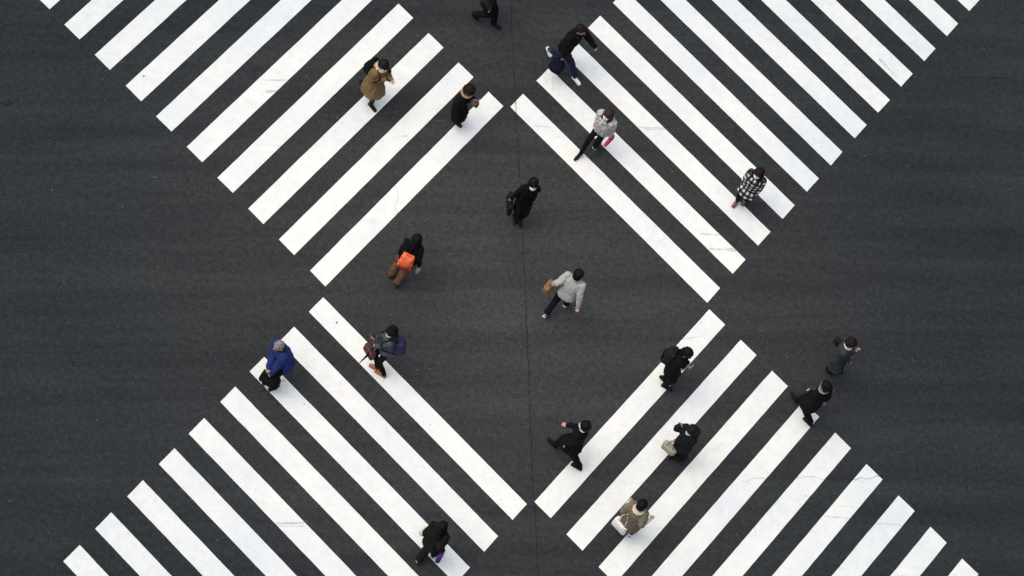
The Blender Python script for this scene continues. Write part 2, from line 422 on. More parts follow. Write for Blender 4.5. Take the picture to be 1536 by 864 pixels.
bm = bmesh.new()
bmesh.ops.create_grid(bm, x_segments=8, y_segments=8, size=1500)
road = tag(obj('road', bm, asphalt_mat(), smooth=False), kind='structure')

def sheet(bm, poly, z):
    f = bm.faces.new([bm.verts.new((x, y, z)) for x, y in poly])
    f.normal_update()
    if f.normal.z < 0: f.normal_flip()

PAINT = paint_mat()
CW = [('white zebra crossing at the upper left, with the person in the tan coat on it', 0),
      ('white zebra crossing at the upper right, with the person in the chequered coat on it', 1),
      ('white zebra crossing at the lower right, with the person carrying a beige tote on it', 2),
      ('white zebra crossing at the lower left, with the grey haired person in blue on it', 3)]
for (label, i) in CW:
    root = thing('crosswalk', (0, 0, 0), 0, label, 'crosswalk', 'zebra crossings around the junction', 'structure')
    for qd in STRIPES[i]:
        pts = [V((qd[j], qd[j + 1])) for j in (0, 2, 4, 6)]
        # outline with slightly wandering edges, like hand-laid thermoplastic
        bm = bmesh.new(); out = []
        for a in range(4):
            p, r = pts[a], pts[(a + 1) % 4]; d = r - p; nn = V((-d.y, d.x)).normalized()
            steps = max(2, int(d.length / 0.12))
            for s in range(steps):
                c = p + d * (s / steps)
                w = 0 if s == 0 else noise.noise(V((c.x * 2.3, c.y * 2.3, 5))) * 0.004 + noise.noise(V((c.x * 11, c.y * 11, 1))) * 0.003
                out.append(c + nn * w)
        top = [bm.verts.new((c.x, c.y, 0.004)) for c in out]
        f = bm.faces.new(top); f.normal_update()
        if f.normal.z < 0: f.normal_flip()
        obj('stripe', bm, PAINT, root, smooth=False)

def strip(bm, pts, w, z, wob=0.0, jag=0.0, sub=0.08):
    P = []
    for a in range(len(pts) - 1):
        p, r = V(pts[a]), V(pts[a + 1]); k = max(1, int((r - p).length / sub))
        for s in range(k): P.append(p + (r - p) * s / k)
    P.append(V(pts[-1]))
    L = []
    for i, c in enumerate(P):
        d = (P[min(i + 1, len(P) - 1)] - P[max(i - 1, 0)]); nn = V((-d.y, d.x)).normalized()
        c = c + nn * (noise.noise(V((c.x * 1.7, c.y * 1.7, 3))) * wob + noise.noise(V((c.x * 7, c.y * 7, 4))) * jag)
        ww = w * (0.55 + 0.9 * abs(noise.noise(V((c.x * 4, c.y * 4, 8)))) * 1.6)
        L.append((bm.verts.new((*(c + nn * ww / 2), z)), bm.verts.new((*(c - nn * ww / 2), z))))
    for a, b in zip(L, L[1:]): bm.faces.new((a[0], b[0], b[1], a[1]))

def crack(name, key, w, z=0.008, wob=0.01, jag=0.0, alpha=0.8, col=(0.010, 0.010, 0.011)):
    bm = bmesh.new(); strip(bm, LINES[key], w, z, wob, jag)
    tag(obj(name, bm, crack_mat(alpha, col), smooth=False), kind='structure')
crack('road_seam', 'seam', 0.016, wob=0.03, jag=0.01, alpha=0.6)
crack('road_crack', 'crack_r', 0.015, wob=0.02, jag=0.05, alpha=0.42, col=(0.016, 0.016, 0.017))
crack('road_crack', 'crack_l', 0.012, wob=0.02, jag=0.09, alpha=0.5)
crack('road_crack', 'crack_fl', 0.035, wob=0.02, jag=0.03, alpha=0.4)
crack('road_seam', 'joint1', 0.020, wob=0.02, jag=0.02, alpha=0.45)
crack('road_seam', 'joint2', 0.016, wob=0.02, jag=0.02, alpha=0.35)
crack('road_seam', 'joint3', 0.016, wob=0.02, jag=0.02, alpha=0.35)
bm = bmesh.new()
for x0, y0, x1, y1, w in SCUFFS: strip(bm, [(x0, y0), (x1, y1)], w * 1.5, 0.010, 0.01, 0.01, 0.05)
tag(obj('road_marking_scuffs', bm, scuff_mat(0.36), smooth=False), kind='structure')
bm = bmesh.new()
for x, y, r in PITS:
    bm.faces.new([bm.verts.new((x + r * math.cos(a * PI / 4) * random.uniform(.7, 1.2), y + r * math.sin(a * PI / 4) * random.uniform(.7, 1.2), 0.010)) for a in range(8)])
tag(obj('road_marking_pits', bm, crack_mat(0.8, (0.05, 0.05, 0.05)), smooth=False), kind='structure')

# ------------------------------------------------------------------ people
def ik(a, b, l1, l2, hint):
    """Middle joint of a two-bone limb from a to b, bending towards hint; returns (mid, end)."""
    a, b, hint = V(a), V(b), V(hint)
    d = b - a; L = d.length
    mx = (l1 + l2) * 0.995
    if L > mx: b = a + d * (mx / L); d = b - a; L = mx
    x = (l1 * l1 - l2 * l2 + L * L) / (2 * L)
    h = math.sqrt(max(l1 * l1 - x * x, 0))
    u = d / L; n = hint - u * hint.dot(u)
    n = n.normalized() if n.length > 1e-6 else V((1, 0, 0))
    return a + u * x + n * h, b

BLACK = (0.0060, 0.0060, 0.0075)

def make_person(P, S):
    """P: measured pose (local frame: +x the way the body faces, +y its left).  S: looks."""
    H = P['H']
    root = thing('person', (P['root'][0], P['root'][1], 0.0), math.radians(P['root'][2]), S['label'], 'person', 'pedestrians on the crossing')
    k = H / 1.70
    hd = V(P['head'])
    thigh, shin = 0.243 * H, 0.245 * H
    # feet
    feet = {}
    for s, (x, y, z, az, pitch) in P['feet'].items():
        az = math.radians(az); d = V((math.cos(az), math.sin(az), 0)); pr = math.radians(pitch)
        c = V((x, y, z))
        if pitch >= 0:                                   # heel up, ball of the foot stays down
            ballp = c + d * 0.055 + V((0, 0, 0.012)); back = (-d * math.cos(pr) + V((0, 0, math.sin(pr))))
            up = V((d.x * math.sin(pr), d.y * math.sin(pr), math.cos(pr)))
            heel = ballp + back * 0.145 * k
            ank = heel - back * 0.035 + up * 0.085
            toe = ballp + d * 0.058
        else:                                            # toe up, heel down
            pr = -pr
            heel = c - d * 0.11 + V((0, 0, 0.012)); fw = d * math.cos(pr) + V((0, 0, math.sin(pr)))
            up = V((-d.x * math.sin(pr), -d.y * math.sin(pr), math.cos(pr)))
            ballp = heel + fw * 0.145 * k; toe = ballp + fw * 0.058; ank = heel + fw * 0.035 + up * 0.085
        feet[s] = dict(heel=heel, ball=ballp, toe=toe, ank=ank, up=up, d=d, pitch=pitch)
    # pelvis as high as both legs allow
    hip_w = 0.088 * k
    zp = 0.515 * H
    for s, f in feet.items():
        sy = hip_w if s == 'L' else -hip_w
        dx = f['ank'].x; dy = f['ank'].y - sy; r2 = (thigh + shin) ** 2 * 0.985 - dx * dx - dy * dy
        if r2 > 0: zp = min(zp, f['ank'].z + math.sqrt(r2))
    zp = min(zp, hd.z - 0.36 * H)
    pel = V((0, 0, zp))
    # spine
    nb = pel.lerp(V((hd.x, hd.y, hd.z)), 0.80); nb.z = hd.z - 0.155 * k
    nb.x = hd.x * 0.78; nb.y = hd.y * 0.85
    chest = pel.lerp(nb, 0.68); waist = pel.lerp(nb, 0.30)
    shl = nb + V((-0.01, 0, -0.045 * k))
    tw = math.radians(S.get('twist', 0))
    sw = 0.160 * k * S.get('broad', 1.0)
    side = V((-math.sin(tw), math.cos(tw), 0))
    SH = {'L': shl + side * sw, 'R': shl - side * sw}
    HIP = {'L': pel + V((0, hip_w, -0.01)), 'R': pel + V((0, -hip_w, -0.01))}
    ua, fa = 0.172 * H, 0.150 * H
    J = {'root': root, 'pel': pel, 'nb': nb, 'chest': chest, 'waist': waist, 'SH': SH, 'head': hd, 'H': H}
    arms = {}
    for s in 'LR':
        sg = 1 if s == 'L' else -1
        if s in P['hands']: tgt = V(P['hands'][s])
        else:
            sgn = -1 if feet[s]['ball'].x > feet['R' if s == 'L' else 'L']['ball'].x else 1
            tgt = SH[s] + V((sgn * 0.11 * S.get('swing', 1), sg * 0.035, -(ua + fa) * 0.96))
        hint = V((-0.55, sg * 0.30, -0.6)) if tgt.z > nb.z - 0.45 * k else V((-0.9, sg * 0.10, 0))
        if s in S.get('elb', {}): hint = V(S['elb'][s])
        el, wr = ik(SH[s], tgt, ua, fa, hint)
        arms[s] = (SH[s], el, wr)
        J['hand' + s] = wr + (wr - el).normalized() * 0.06; J['wrist' + s] = wr
    legs = {}
    for s in 'LR':
        kn, an = ik(HIP[s], feet[s]['ank'], thigh, shin, (1, 0.05 * (1 if s == 'L' else -1), 0.1))
        legs[s] = (HIP[s], kn, an)
    J['arms'], J['legs'], J['feet'] = arms, legs, feet
    yaw = math.radians(S.get('yaw', 0)); pt = math.radians(P.get('pitch', 5))
    HR = (Matrix.Rotation(yaw, 3, 'Z') @ Matrix.Rotation(pt, 3, 'Y'))
    HS = 1.07
    def hp(x, y, z): return hd + HR @ V((x, y, z)) * HS
    J['HR'] = HR
    # ---- body: one continuous skin
    bm = bmesh.new()
    ball(bm, hp(-0.008, 0, 0.018), (0.100, 0.083, 0.100), HR, 20, 14)
    ball(bm, hp(0.022, 0, -0.050), (0.067, 0.062, 0.068), HR, 16, 10)
    ball(bm, hp(0.058, 0, -0.098), (0.022, 0.028, 0.018), HR)                      # chin
    cone(bm, hp(0.082, 0, 0.012), hp(0.106, 0, -0.024), 0.009, 0.015, 8); ball(bm, hp(0.101, 0, -0.028), 0.014)
    ball(bm, hp(0.070, 0, 0.030), (0.020, 0.055, 0.010), HR)                       # brow
    ball(bm, hp(0.083, 0, -0.060), (0.010, 0.024, 0.007), HR)                      # lips
    for sg in (1, -1): ball(bm, hp(-0.005, sg * 0.080, -0.008), (0.020, 0.008, 0.032), HR, 10, 7)
    chain(bm, [nb + V((-0.01, 0, -0.03)), hp(-0.02, 0, -0.07)], [0.058 * k, 0.052 * k])
    loft(bm, [(pel + V((0, 0, -0.09)), 0.075 * k, 0.12 * k), (pel + V((0, 0, 0.0)), 0.095 * k, 0.155 * k), (waist, 0.08 * k, 0.125 * k),
              (chest, 0.098 * k, 0.15 * k), (shl + V((0, 0, -0.01)), 0.07 * k, 0.15 * k), (nb + V((0, 0, 0.01)), 0.05 * k, 0.07 * k)], 20)
    for s in 'LR':
        sg = 1 if s == 'L' else -1
        a, e, w = arms[s]
        chain(bm, [a, a.lerp(e, 0.5), e, e.lerp(w, 0.35), w], [0.052 * k, 0.045 * k, 0.037 * k, 0.038 * k, 0.025 * k])
        # hand: palm, four unequal curled fingers, thumb off the side of the palm
        d = (w - e).normalized(); out = V((0, sg, 0)); out = (out - d * out.dot(d)).normalized(); pn = d.cross(out) * sg  # palm normal
        curl = S.get('curl', 0.5); palm = w + d * 0.045
        rot = Matrix((d, out, d.cross(out))).transposed()
        ball(bm, w + d * 0.042, (0.046, 0.036, 0.016), rot, 12, 8)
        for q, (o, ln) in enumerate(((-0.030, 0.066), (-0.010, 0.076), (0.010, 0.071), (0.029, 0.056))):
            p0 = w + d * 0.060 + out * o
            p1 = p0 + (d * math.cos(curl * .6) - pn * math.sin(curl * .6)) * ln * 0.45
            p2 = p1 + (d * math.cos(curl * 1.6) - pn * math.sin(curl * 1.6)) * ln * 0.32
            p3 = p2 + (d * math.cos(curl * 2.5) - pn * math.sin(curl * 2.5)) * ln * 0.25
            chain(bm, [p0, p1, p2, p3], [0.0095, 0.009, 0.0085, 0.0075], 8)
        t0 = w + d * 0.025 - out * 0.022; t1 = t0 + (d * 0.6 - out * 0.7 - pn * 0.25).normalized() * 0.036
        t2 = t1 + (d * 0.85 - out * 0.25 - pn * 0.4).normalized() * 0.028
        chain(bm, [t0, t1, t2], [0.013, 0.0105, 0.009], 8)
        h, kn, an = legs[s]
        lb = k * min(1.0, S.get('legw', 1.0)) * 0.92
        chain(bm, [h, h.lerp(kn, .5), kn, kn.lerp(an, .35), an], [0.078 * lb, 0.066 * lb, 0.050 * lb, 0.049 * lb, 0.034 * lb])
        f = feet[s]
        chain(bm, [an, f['heel'] + f['up'] * 0.04, f['ball'] + f['up'] * 0.03, f['toe'] + f['up'] * 0.025], [0.034, 0.028, 0.026, 0.018], 8)
    obj('body', fuse(bm, 0.0085, 2), SKIN, root)
    for sg in (1, -1):
        b = bmesh.new(); ball(b, hp(0.080, sg * 0.031, 0.004), (0.010, 0.014, 0.008), HR, 10, 7); obj('eye', b, EYE, root)
        b = bmesh.new(); chain(b, [hp(0.087, sg * 0.018, 0.024), hp(0.084, sg * 0.034, 0.030), hp(0.074, sg * 0.048, 0.025)], [0.0035, 0.0045, 0.003], 6)
        obj('eyebrow', b, HAIR['dark'], root)
    if not S.get('mask'):
        b = bmesh.new(); ball(b, hp(0.088, 0, -0.058), (0.008, 0.022, 0.006), HR, 10, 6); obj('mouth', b, LIP, root)
    # ---- hair
    hs = S.get('hair', 'short'); hc = HAIR[S.get('haircol', 'black')]
    b = bmesh.new()
    if hs == 'balding':
        ball(b, hp(-0.030, 0, -0.010), (0.083, 0.084, 0.062), HR, 20, 14); ball(b, hp(-0.020, 0, 0.030), (0.090, 0.080, 0.088), HR, 20, 14)
    else:
        hv = S.get('hairvol', 1.06)
        ball(b, hp(-0.024, 0, 0.034), (0.112 * hv, 0.103 * hv, 0.108 * hv), HR, 22, 15)
        ball(b, hp(-0.044, 0, -0.018), (0.088 * hv, 0.094 * hv, 0.098 * hv), HR, 18, 12)
        ball(b, hp(0.030, 0.0, 0.072), (0.062, 0.080, 0.044), HR, 14, 10)
    if hs in ('bob', 'long'):
        ln = 0.13 if hs == 'bob' else S.get('hairlen', 0.26)
        for t in range(11):
            a = math.radians(S.get('hairopen', 62) + t * ((360 - 2 * S.get('hairopen', 62)) / 10.0)); x, y = math.cos(a), math.sin(a)
            p0 = hp(-0.022 + 0.082 * x, 0.080 * y, 0.02)
            p1 = hp(-0.025 + 0.092 * x, 0.090 * y, -0.07)
            j = random.uniform(-0.015, 0.015)
            p2 = V((p1.x + 0.03 * x + j * y - (0.03 if x < 0 else -0.05), p1.y + 0.035 * y + j, p1.z - (ln - 0.09) * random.uniform(0.8, 1.05)))
            chain(b, [p0, p1, p2], [0.026, 0.030, 0.020 if hs == 'long' else 0.026], 8)
    if hs == 'bun': ball(b, hp(-0.125, 0, 0.02), 0.036)
    me = fuse(b, 0.0095, 2, wrinkle=(0.006, 30, 8, S['seed']))
    obj('hair', me, hc, root)
    if S.get('mask'):
        b = bmesh.new()
        bmesh.ops.create_uvsphere(b, u_segments=26, v_segments=18, radius=1)
        bmesh.ops.delete(b, geom=[v for v in b.verts if v.co.x < 0.38 or abs(v.co.z) > 0.78], context='VERTS')
        for v in b.verts:
            x, y, z = v.co
            v.co = hp(0.020 + 0.086 * x + (0.014 if abs(y) < 0.3 and z > 0 else 0), 0.072 * y, -0.052 + 0.064 * z)
        mk = obj('face_mask', b, MASKM, root)
        s_ = mk.modifiers.new('s', 'SOLIDIFY'); s_.thickness = 0.004
        for sg in (1, -1):
            b = bmesh.new(); tube(b, [hp(0.052, sg * 0.062, -0.03), hp(0.0, sg * 0.082, 0.0)], 0.002, 5)
            obj('ear_loop', b, MASKM, mk)
    # ---- trousers / skirt
    if S.get('skirt'):
        col, hem, fl = S['skirt']
        b = bmesh.new()
        mx = sum((feet[s]['ank'].x for s in 'LR')) / 2; sp = abs(feet['L']['ank'].x - feet['R']['ank'].x)
        t = lambda z: (pel.z - z) / (pel.z - hem)
        rr = [(V((mx * max(0, t(z)) * 0.8, 0, z)), 0.105 * k + (fl + sp * 0.30) * max(0, t(z)), 0.165 * k + fl * 0.8 * max(0, t(z))) for z in
              [hem + (pel.z + 0.12 - hem) * i / 6 for i in range(7)]]
        loft(b, rr, 30)
        obj('skirt', fuse(b, 0.015, 3, wrinkle=(0.022, 13, 1.6, S['seed'])), col, root)
    leg = S.get('legs')
    if leg:
        b = bmesh.new(); lw = S.get('legw', 1.0)
        loft(b, [(pel + V((0, 0, -0.10)), 0.095 * k, 0.15 * k), (pel, 0.112 * k, 0.175 * k), (waist, 0.10 * k, 0.145 * k)], 22)
        for s in 'LR':
            h, kn, an = legs[s]; end = an + (kn - an).normalized() * 0.01
            chain(b, [h, h.lerp(kn, .5), kn, kn.lerp(an, .4), end], [0.098 * k * lw, 0.084 * k * lw, 0.068 * k * lw, 0.063 * k * lw, 0.056 * k * lw], 14)
        obj('trousers', fuse(b, 0.0125, 3, wrinkle=(0.015, 15, 8, S['seed'] + 3)), leg, root)
    # ---- shoes
    shm = S['shoes']; sole = S.get('sole', SOLE)
    for s in 'LR':
        f = feet[s]; b = bmesh.new(); up = f['up']
        chain(b, [f['heel'] + up * 0.045 + (f['ball'] - f['heel']).normalized() * 0.01, f['heel'].lerp(f['ball'], 0.5) + up * 0.042, f['ball'] + up * 0.032, f['toe'] + V((0, 0, 0.030))],
              [0.039, 0.040, 0.043, 0.032], 12)
        chain(b, [f['ank'] + up * 0.02, f['heel'].lerp(f['ball'], 0.3) + up * 0.05], [0.043, 0.042], 10)
        if S.get('boots'):
            h, kn, an = legs[s]; chain(b, [an, an.lerp(kn, 0.62)], [0.052 * k, 0.064 * k], 12)
        so = obj('shoe', fuse(b, 0.009, 2), shm, root)
        b = bmesh.new()
        for p0, p1, w in ((f['heel'], f['ball'], 0.036), (f['ball'], f['toe'] + V((0, 0, 0.004)), 0.040)):
            dd = (p1 - p0); L = dd.length; dn = dd.normalized(); sd = V((-f['d'].y, f['d'].x, 0)); nn = dn.cross(sd)
            R = Matrix((dn, sd, nn)).transposed()
            rbox(b, (p0 + p1) / 2 + up * 0.006, (L + 0.05, w * 2, 0.02), R, 0.009, seg=2)
        obj('sole', b, sole, so)
    # ---- upper garment
    if S.get('top'):
        col, hem, fl, puff = S['top']; vox = 0.0125
        b = bmesh.new()
        lx = [legs[s][0].lerp(legs[s][1], 0.8).x for s in 'LR'] ; mid = sum(lx) / 2; sp = max(0.0, abs(lx[0] - lx[1]) - 0.05)
        rings = []
        nz = 7
        for i in range(nz):
            z = hem + (pel.z - hem) * i / (nz - 1) if hem < pel.z else hem
            t = (pel.z - z) / 0.5
            rings.append((V((mid * min(1, t) * 0.8, 0, z)), (0.125 + puff * .7) * k + fl * t + sp * 0.42 * min(1, t * 1.1), (0.178 + puff * .6) * k + fl * 0.6 * t))
            if hem >= pel.z: break
        rings += [(waist, (0.112 + puff) * k, (0.152 + puff) * k), (pel.lerp(nb, 0.52), (0.125 + puff) * k, (0.165 + puff) * k), (chest, (0.125 + puff) * k, (0.178 + puff) * k),
                  (shl + V((0, 0, -0.02)), (0.10 + puff * .8) * k, (0.175 + puff * .5) * k), (nb + V((-0.005, 0, 0.015)), (0.072 + puff * .5) * k, (0.092 + puff * .5) * k)]
        rings = [r for i, r in enumerate(rings) if i == 0 or r[0].z > rings[i - 1][0].z + 0.004]
        loft(b, rings, 30)
        if S.get('sleeves'):
            for s in 'LR':
                a, e, w = arms[s]; b2 = bmesh.new(); chain(b2, [a.lerp(e, .7), e, w], [0.050 * k, 0.050 * k, 0.042 * k], 12); chain(b, [a, a.lerp(e, .5), e.lerp(a, .12)], [0.09 * k, 0.088 * k, 0.080 * k], 12)
                obj('sleeve', fuse(b2, 0.010, 2), S['sleeves'], root)
        for s in ('' if S.get('sleeves') else 'LR'):
            a, e, w = arms[s]; pf = puff * 0.55
            wend = w - (w - e).normalized() * 0.01
            chain(b, [a + V((0, 0, -0.008)), a.lerp(e, .5), e, e.lerp(w, .5), wend], [(0.072 + pf) * k, (0.063 + pf) * k, (0.054 + pf) * k, (0.050 + pf) * k, (0.043 + pf * .6) * k], 14)
        me = fuse(b, vox, 3, wrinkle=S.get('wr', (0.021, 11, 5, S['seed'] + 7)))
        obj(S.get('topname', 'coat'), me, col, root)
        # collar ring stands around the neck
        if S.get('collar'):
            cm, cr, ct, cname = S['collar']
            b = bmesh.new(); n_ = 18
            for t in range(n_):
                a = 2 * PI * t / n_; a2 = 2 * PI * (t + 1) / n_
                if S.get('open_front') and (abs(a) < 0.5 or abs(a - 2 * PI) < 0.5): continue
                f0 = lambda q: nb + V((-0.015 + cr * 1.0 * math.cos(q), cr * 1.05 * math.sin(q), 0.030 - 0.025 * math.cos(q) + S.get('collar_up', 0)))
                chain(b, [f0(a), f0(a2)], [ct, ct], 8)
            obj(cname, fuse(b, 0.009, 2, wrinkle=(0.010, 38, 38, S['seed'])), cm, root)
        if S.get('lapel'):
            b = bmesh.new()
            for sg in (1, -1):
                p = [nb + V((-0.02, sg * 0.075, 0.03)), nb + V((0.055, sg * 0.062, -0.02)), chest + V((0.155 * k, sg * 0.028, -0.04))]
                chain(b, p, [0.014, 0.018, 0.008], 6)
            obj('lapel', fuse(b, 0.009, 1), S['lapel'], root)
        if S.get('hood'):
            b = bmesh.new()
            ball(b, nb + V((-0.105, 0, -0.005)), (0.065, 0.115, 0.060)); ball(b, nb + V((-0.06, 0.09, 0.03)), (0.06, 0.04, 0.035)); ball(b, nb + V((-0.06, -0.09, 0.03)), (0.06, 0.04, 0.035))
            obj('hood', fuse(b, 0.012, 2, wrinkle=(0.014, 16, 16, S['seed'])), S['hood'], root)
        if S.get('cuffs'):
            for s in 'LR':
                b = bmesh.new(); a, e, w = arms[s]; d = (w - e).normalized(); cone(b, w - d * S.get('cufflen', .015), w + d * 0.012, 0.045 * k + .006 + puff * .4, 0.044 * k, 12)
                obj('cuff', b, S['cuffs'], root)
    if S.get('beanie'):
        b = bmesh.new()
        ball(b, hp(-0.024, 0, 0.038), (0.126, 0.117, 0.118), HR, 22, 15)
        obj('knit_hat', fuse(b, 0.0095, 2, wrinkle=(0.006, 40, 10, S['seed'])), S['beanie'], root)
    return J

EYE = plain('eye', (0.03, 0.02, 0.02), 0.2); LIP = plain('lip', (0.36, 0.14, 0.12), 0.5)
MASKM = cloth((0.80, 0.80, 0.79), var=0.06, bump=0.2); SOLE = plain('sole', (0.02, 0.02, 0.02), 0.7)
WSOLE = plain('white_sole', (0.75, 0.75, 0.74), 0.6)
cb = cloth(BLACK); navy = cloth((0.006, 0.007, 0.016)); navy2 = cloth((0.013, 0.017, 0.042)); char = cloth((0.022, 0.023, 0.026))
tanc = cloth((0.185, 0.125, 0.062), var=0.2); tealblack = cloth((0.008, 0.013, 0.018)); olive = cloth((0.010, 0.0095, 0.0065))
denim = cloth((0.014, 0.021, 0.052), var=0.3); jeans_dark = cloth((0.006, 0.008, 0.015)); sweater = cloth((0.37, 0.38, 0.36), var=0.1, sheen=0.2)
greyj = cloth((0.070, 0.080, 0.095), var=0.25); bluej = cloth((0.017, 0.034, 0.135), var=0.3); cream = cloth((0.60, 0.53, 0.39), var=0.12)
fur = cloth((0.36, 0.27, 0.17), var=0.35, scale=4); taupe = cloth((0.160, 0.140, 0.100), var=0.3, scale=2.5); greyc = cloth((0.036, 0.040, 0.045), var=0.3)
brownsk = cloth((0.120, 0.062, 0.036), var=0.45); scarfg = cloth((0.24, 0.24, 0.25), var=0.3, scale=3); whitec = cloth((0.75, 0.74, 0.72), var=0.05)
wshoe = plain('white_shoe', (0.80, 0.80, 0.79), 0.5); bshoe = plain('black_shoe', (0.006, 0.006, 0.007), 0.6, 0.15); brshoe = plain('brown_shoe', (0.17, 0.085, 0.055), 0.5)
orshoe = plain('rust_shoe', (0.36, 0.11, 0.04), 0.55); gshoe = plain('grey_shoe', (0.28, 0.28, 0.27), 0.6); tshoe = plain('taupe_shoe', (0.38, 0.32, 0.27), 0.6)
navyp = cloth((0.016, 0.016, 0.055)); plaid = plaid_mat(); fluffy = fluffy_mat()

LOOK = dict(
 tan=dict(label='person in a tan coat and cream scarf looking down at a white phone', top=(tanc, 0.42, 0.11, 0.04), hood=fur, collar=(cream, 0.098, 0.036, 'scarf'), collar_up=.0, legs=cb, legw=.75, shoes=bshoe, boots=1, mask=1, hair='short', haircol='dark', hem=.5),
 navy=dict(label='person in a long navy coat with a fur collar looking at a phone', top=(cb, 0.36, 0.03, 0.02), collar=(fur, 0.108, 0.030, 'fur_collar'), legs=cb, shoes=bshoe, boots=1, hair='short', haircol='dark', hairvol=1.15),
 top=dict(label='person in a charcoal coat of whom only the legs and coat hem are in view', top=(char, 0.76, 0.03, 0.02), legw=1.15, legs=cb, shoes=bshoe, hair='short'),
 runner=dict(label='person in a black jacket, blue jeans and white shoes taking a long running stride', broad=1.12, hairvol=.98, top=(cb, 0.74, 0.03, 0.03), topname='jacket', legs=denim, shoes=wshoe, sole=WSOLE, hair='short', haircol='dark', collar=(cb, 0.075, 0.022, 'collar'), twist=-12),
 fluffy=dict(label='person with long brown hair in a fluffy grey jacket and dark trousers', top=(fluffy, 0.76, 0.03, 0.06), topname='fleece_jacket', wr=(0.030, 26, 26, 2), legs=cb, legw=.92, shoes=bshoe, sole=WSOLE, mask=1, hair='long', haircol='brown', hairvol=1.08, hairopen=48, hood=fluffy, hairlen=.40),
 mask=dict(label='person in a long black coat and white face mask in the middle of the road', top=(cb, 0.52, 0.0, 0.0), collar=(cb, 0.085, 0.024, 'collar'), legs=cb, shoes=bshoe, mask=1, broad=.86, swing=.2, hair='short'),
 plaid=dict(label='person in a black and white chequered coat, white mask and brown shoes', top=(plaid, 0.58, 0.10, 0.065), wr=(0.012, 10, 6, 4), legs=jeans_dark, shoes=brshoe, mask=1, swing=.1, broad=.95, hairopen=50, hair='long', haircol='dark', hairlen=.22, hood=plaid),
 orange=dict(label='person with long black hair in a black jacket and wide brown trousers, walking away', top=(cb, 0.72, 0.05, 0.03), topname='jacket', legw=1.4, shoes=bshoe, hair='long', haircol='black', hairlen=.30, hairvol=1.15, legs=brownsk, swing=.4),
 grey=dict(label='person in a pale grey sweater and dark trousers, seen from behind', top=(sweater, 0.80, 0.0, 0.02), topname='sweater', legs=jeans_dark, legw=1.1, shoes=gshoe, sole=WSOLE, hair='short', collar=(sweater, 0.075, 0.016, 'collar'), broad=1.06),
 purple=dict(label='person in a grey jacket and black knit hat holding up a red phone', top=(greyj, 0.74, 0.0, 0.005), topname='jacket', legs=cb, legw=.9, shoes=orshoe, hair='short', beanie=cb, mask=1, yaw=40, collar=(char, 0.080, 0.022, 'collar')),
 blue=dict(label='grey haired elderly person stooping in a bright blue jacket', top=(bluej, 0.60, 0.05, 0.055), topname='jacket', legs=cb, shoes=bshoe, hair='short', hairvol=.9, haircol='grey', collar=(char, 0.080, 0.020, 'collar')),
 bottom=dict(label='person with long black hair all in black holding a short purple umbrella', top=(olive, 0.62, 0.07, 0.05), legs=olive, legw=1.45, shoes=tshoe, hair='long', haircol='black', hairlen=.28),
 suit=dict(label='person in a black suit coat striding with one arm stretched out, beside the centre seam', legw=1.15, top=(cb, 0.58, 0.06, 0.018), legs=cb, shoes=bshoe, hair='short', mask=1, collar=(whitec, 0.070, 0.014, 'shirt_collar'), lapel=cb),
 pack=dict(label='person in a black coat and backpack bent over a pale phone', top=(cb, 0.58, 0.05, 0.02), legs=cb, shoes=bshoe, hair='short', collar=(cb, 0.080, 0.022, 'collar')),
 tote=dict(label='person with brown hair in a dark coat holding a black phone out ahead', top=(tealblack, 0.62, 0.07, 0.045), legs=cb, elb={'R': (0, -0.1, -1)}, shoes=bshoe, mask=1, hair='bob', haircol='dark'),
 cream=dict(label='person in a taupe cape coat with cream sleeves and hood, arms held out', sleeves=cream, top=(taupe, 0.50, 0.13, 0.06), legs=cb, shoes=wshoe, hair='short', haircol='black', hood=cream, collar=(cream, 0.090, 0.022, 'collar'), vest=cream, wr=(0.020, 20, 14, 3)),
 far=dict(label='person in a grey coat with a white collar raising one hand to the face', top=(greyc, 0.50, 0.04, 0.03), legs=cb, shoes=bshoe, hair='short', haircol='dark', collar=(whitec, 0.082, 0.018, 'collar')),
 collar=dict(label='person in black with a grey scarf striding over the end of a white stripe', legw=1.15, top=(cb, 0.60, 0.05, 0.02), legs=cb, shoes=bshoe, hair='short', haircol='black', collar=(scarfg, 0.092, 0.024, 'scarf'), lapel=scarfg),
)
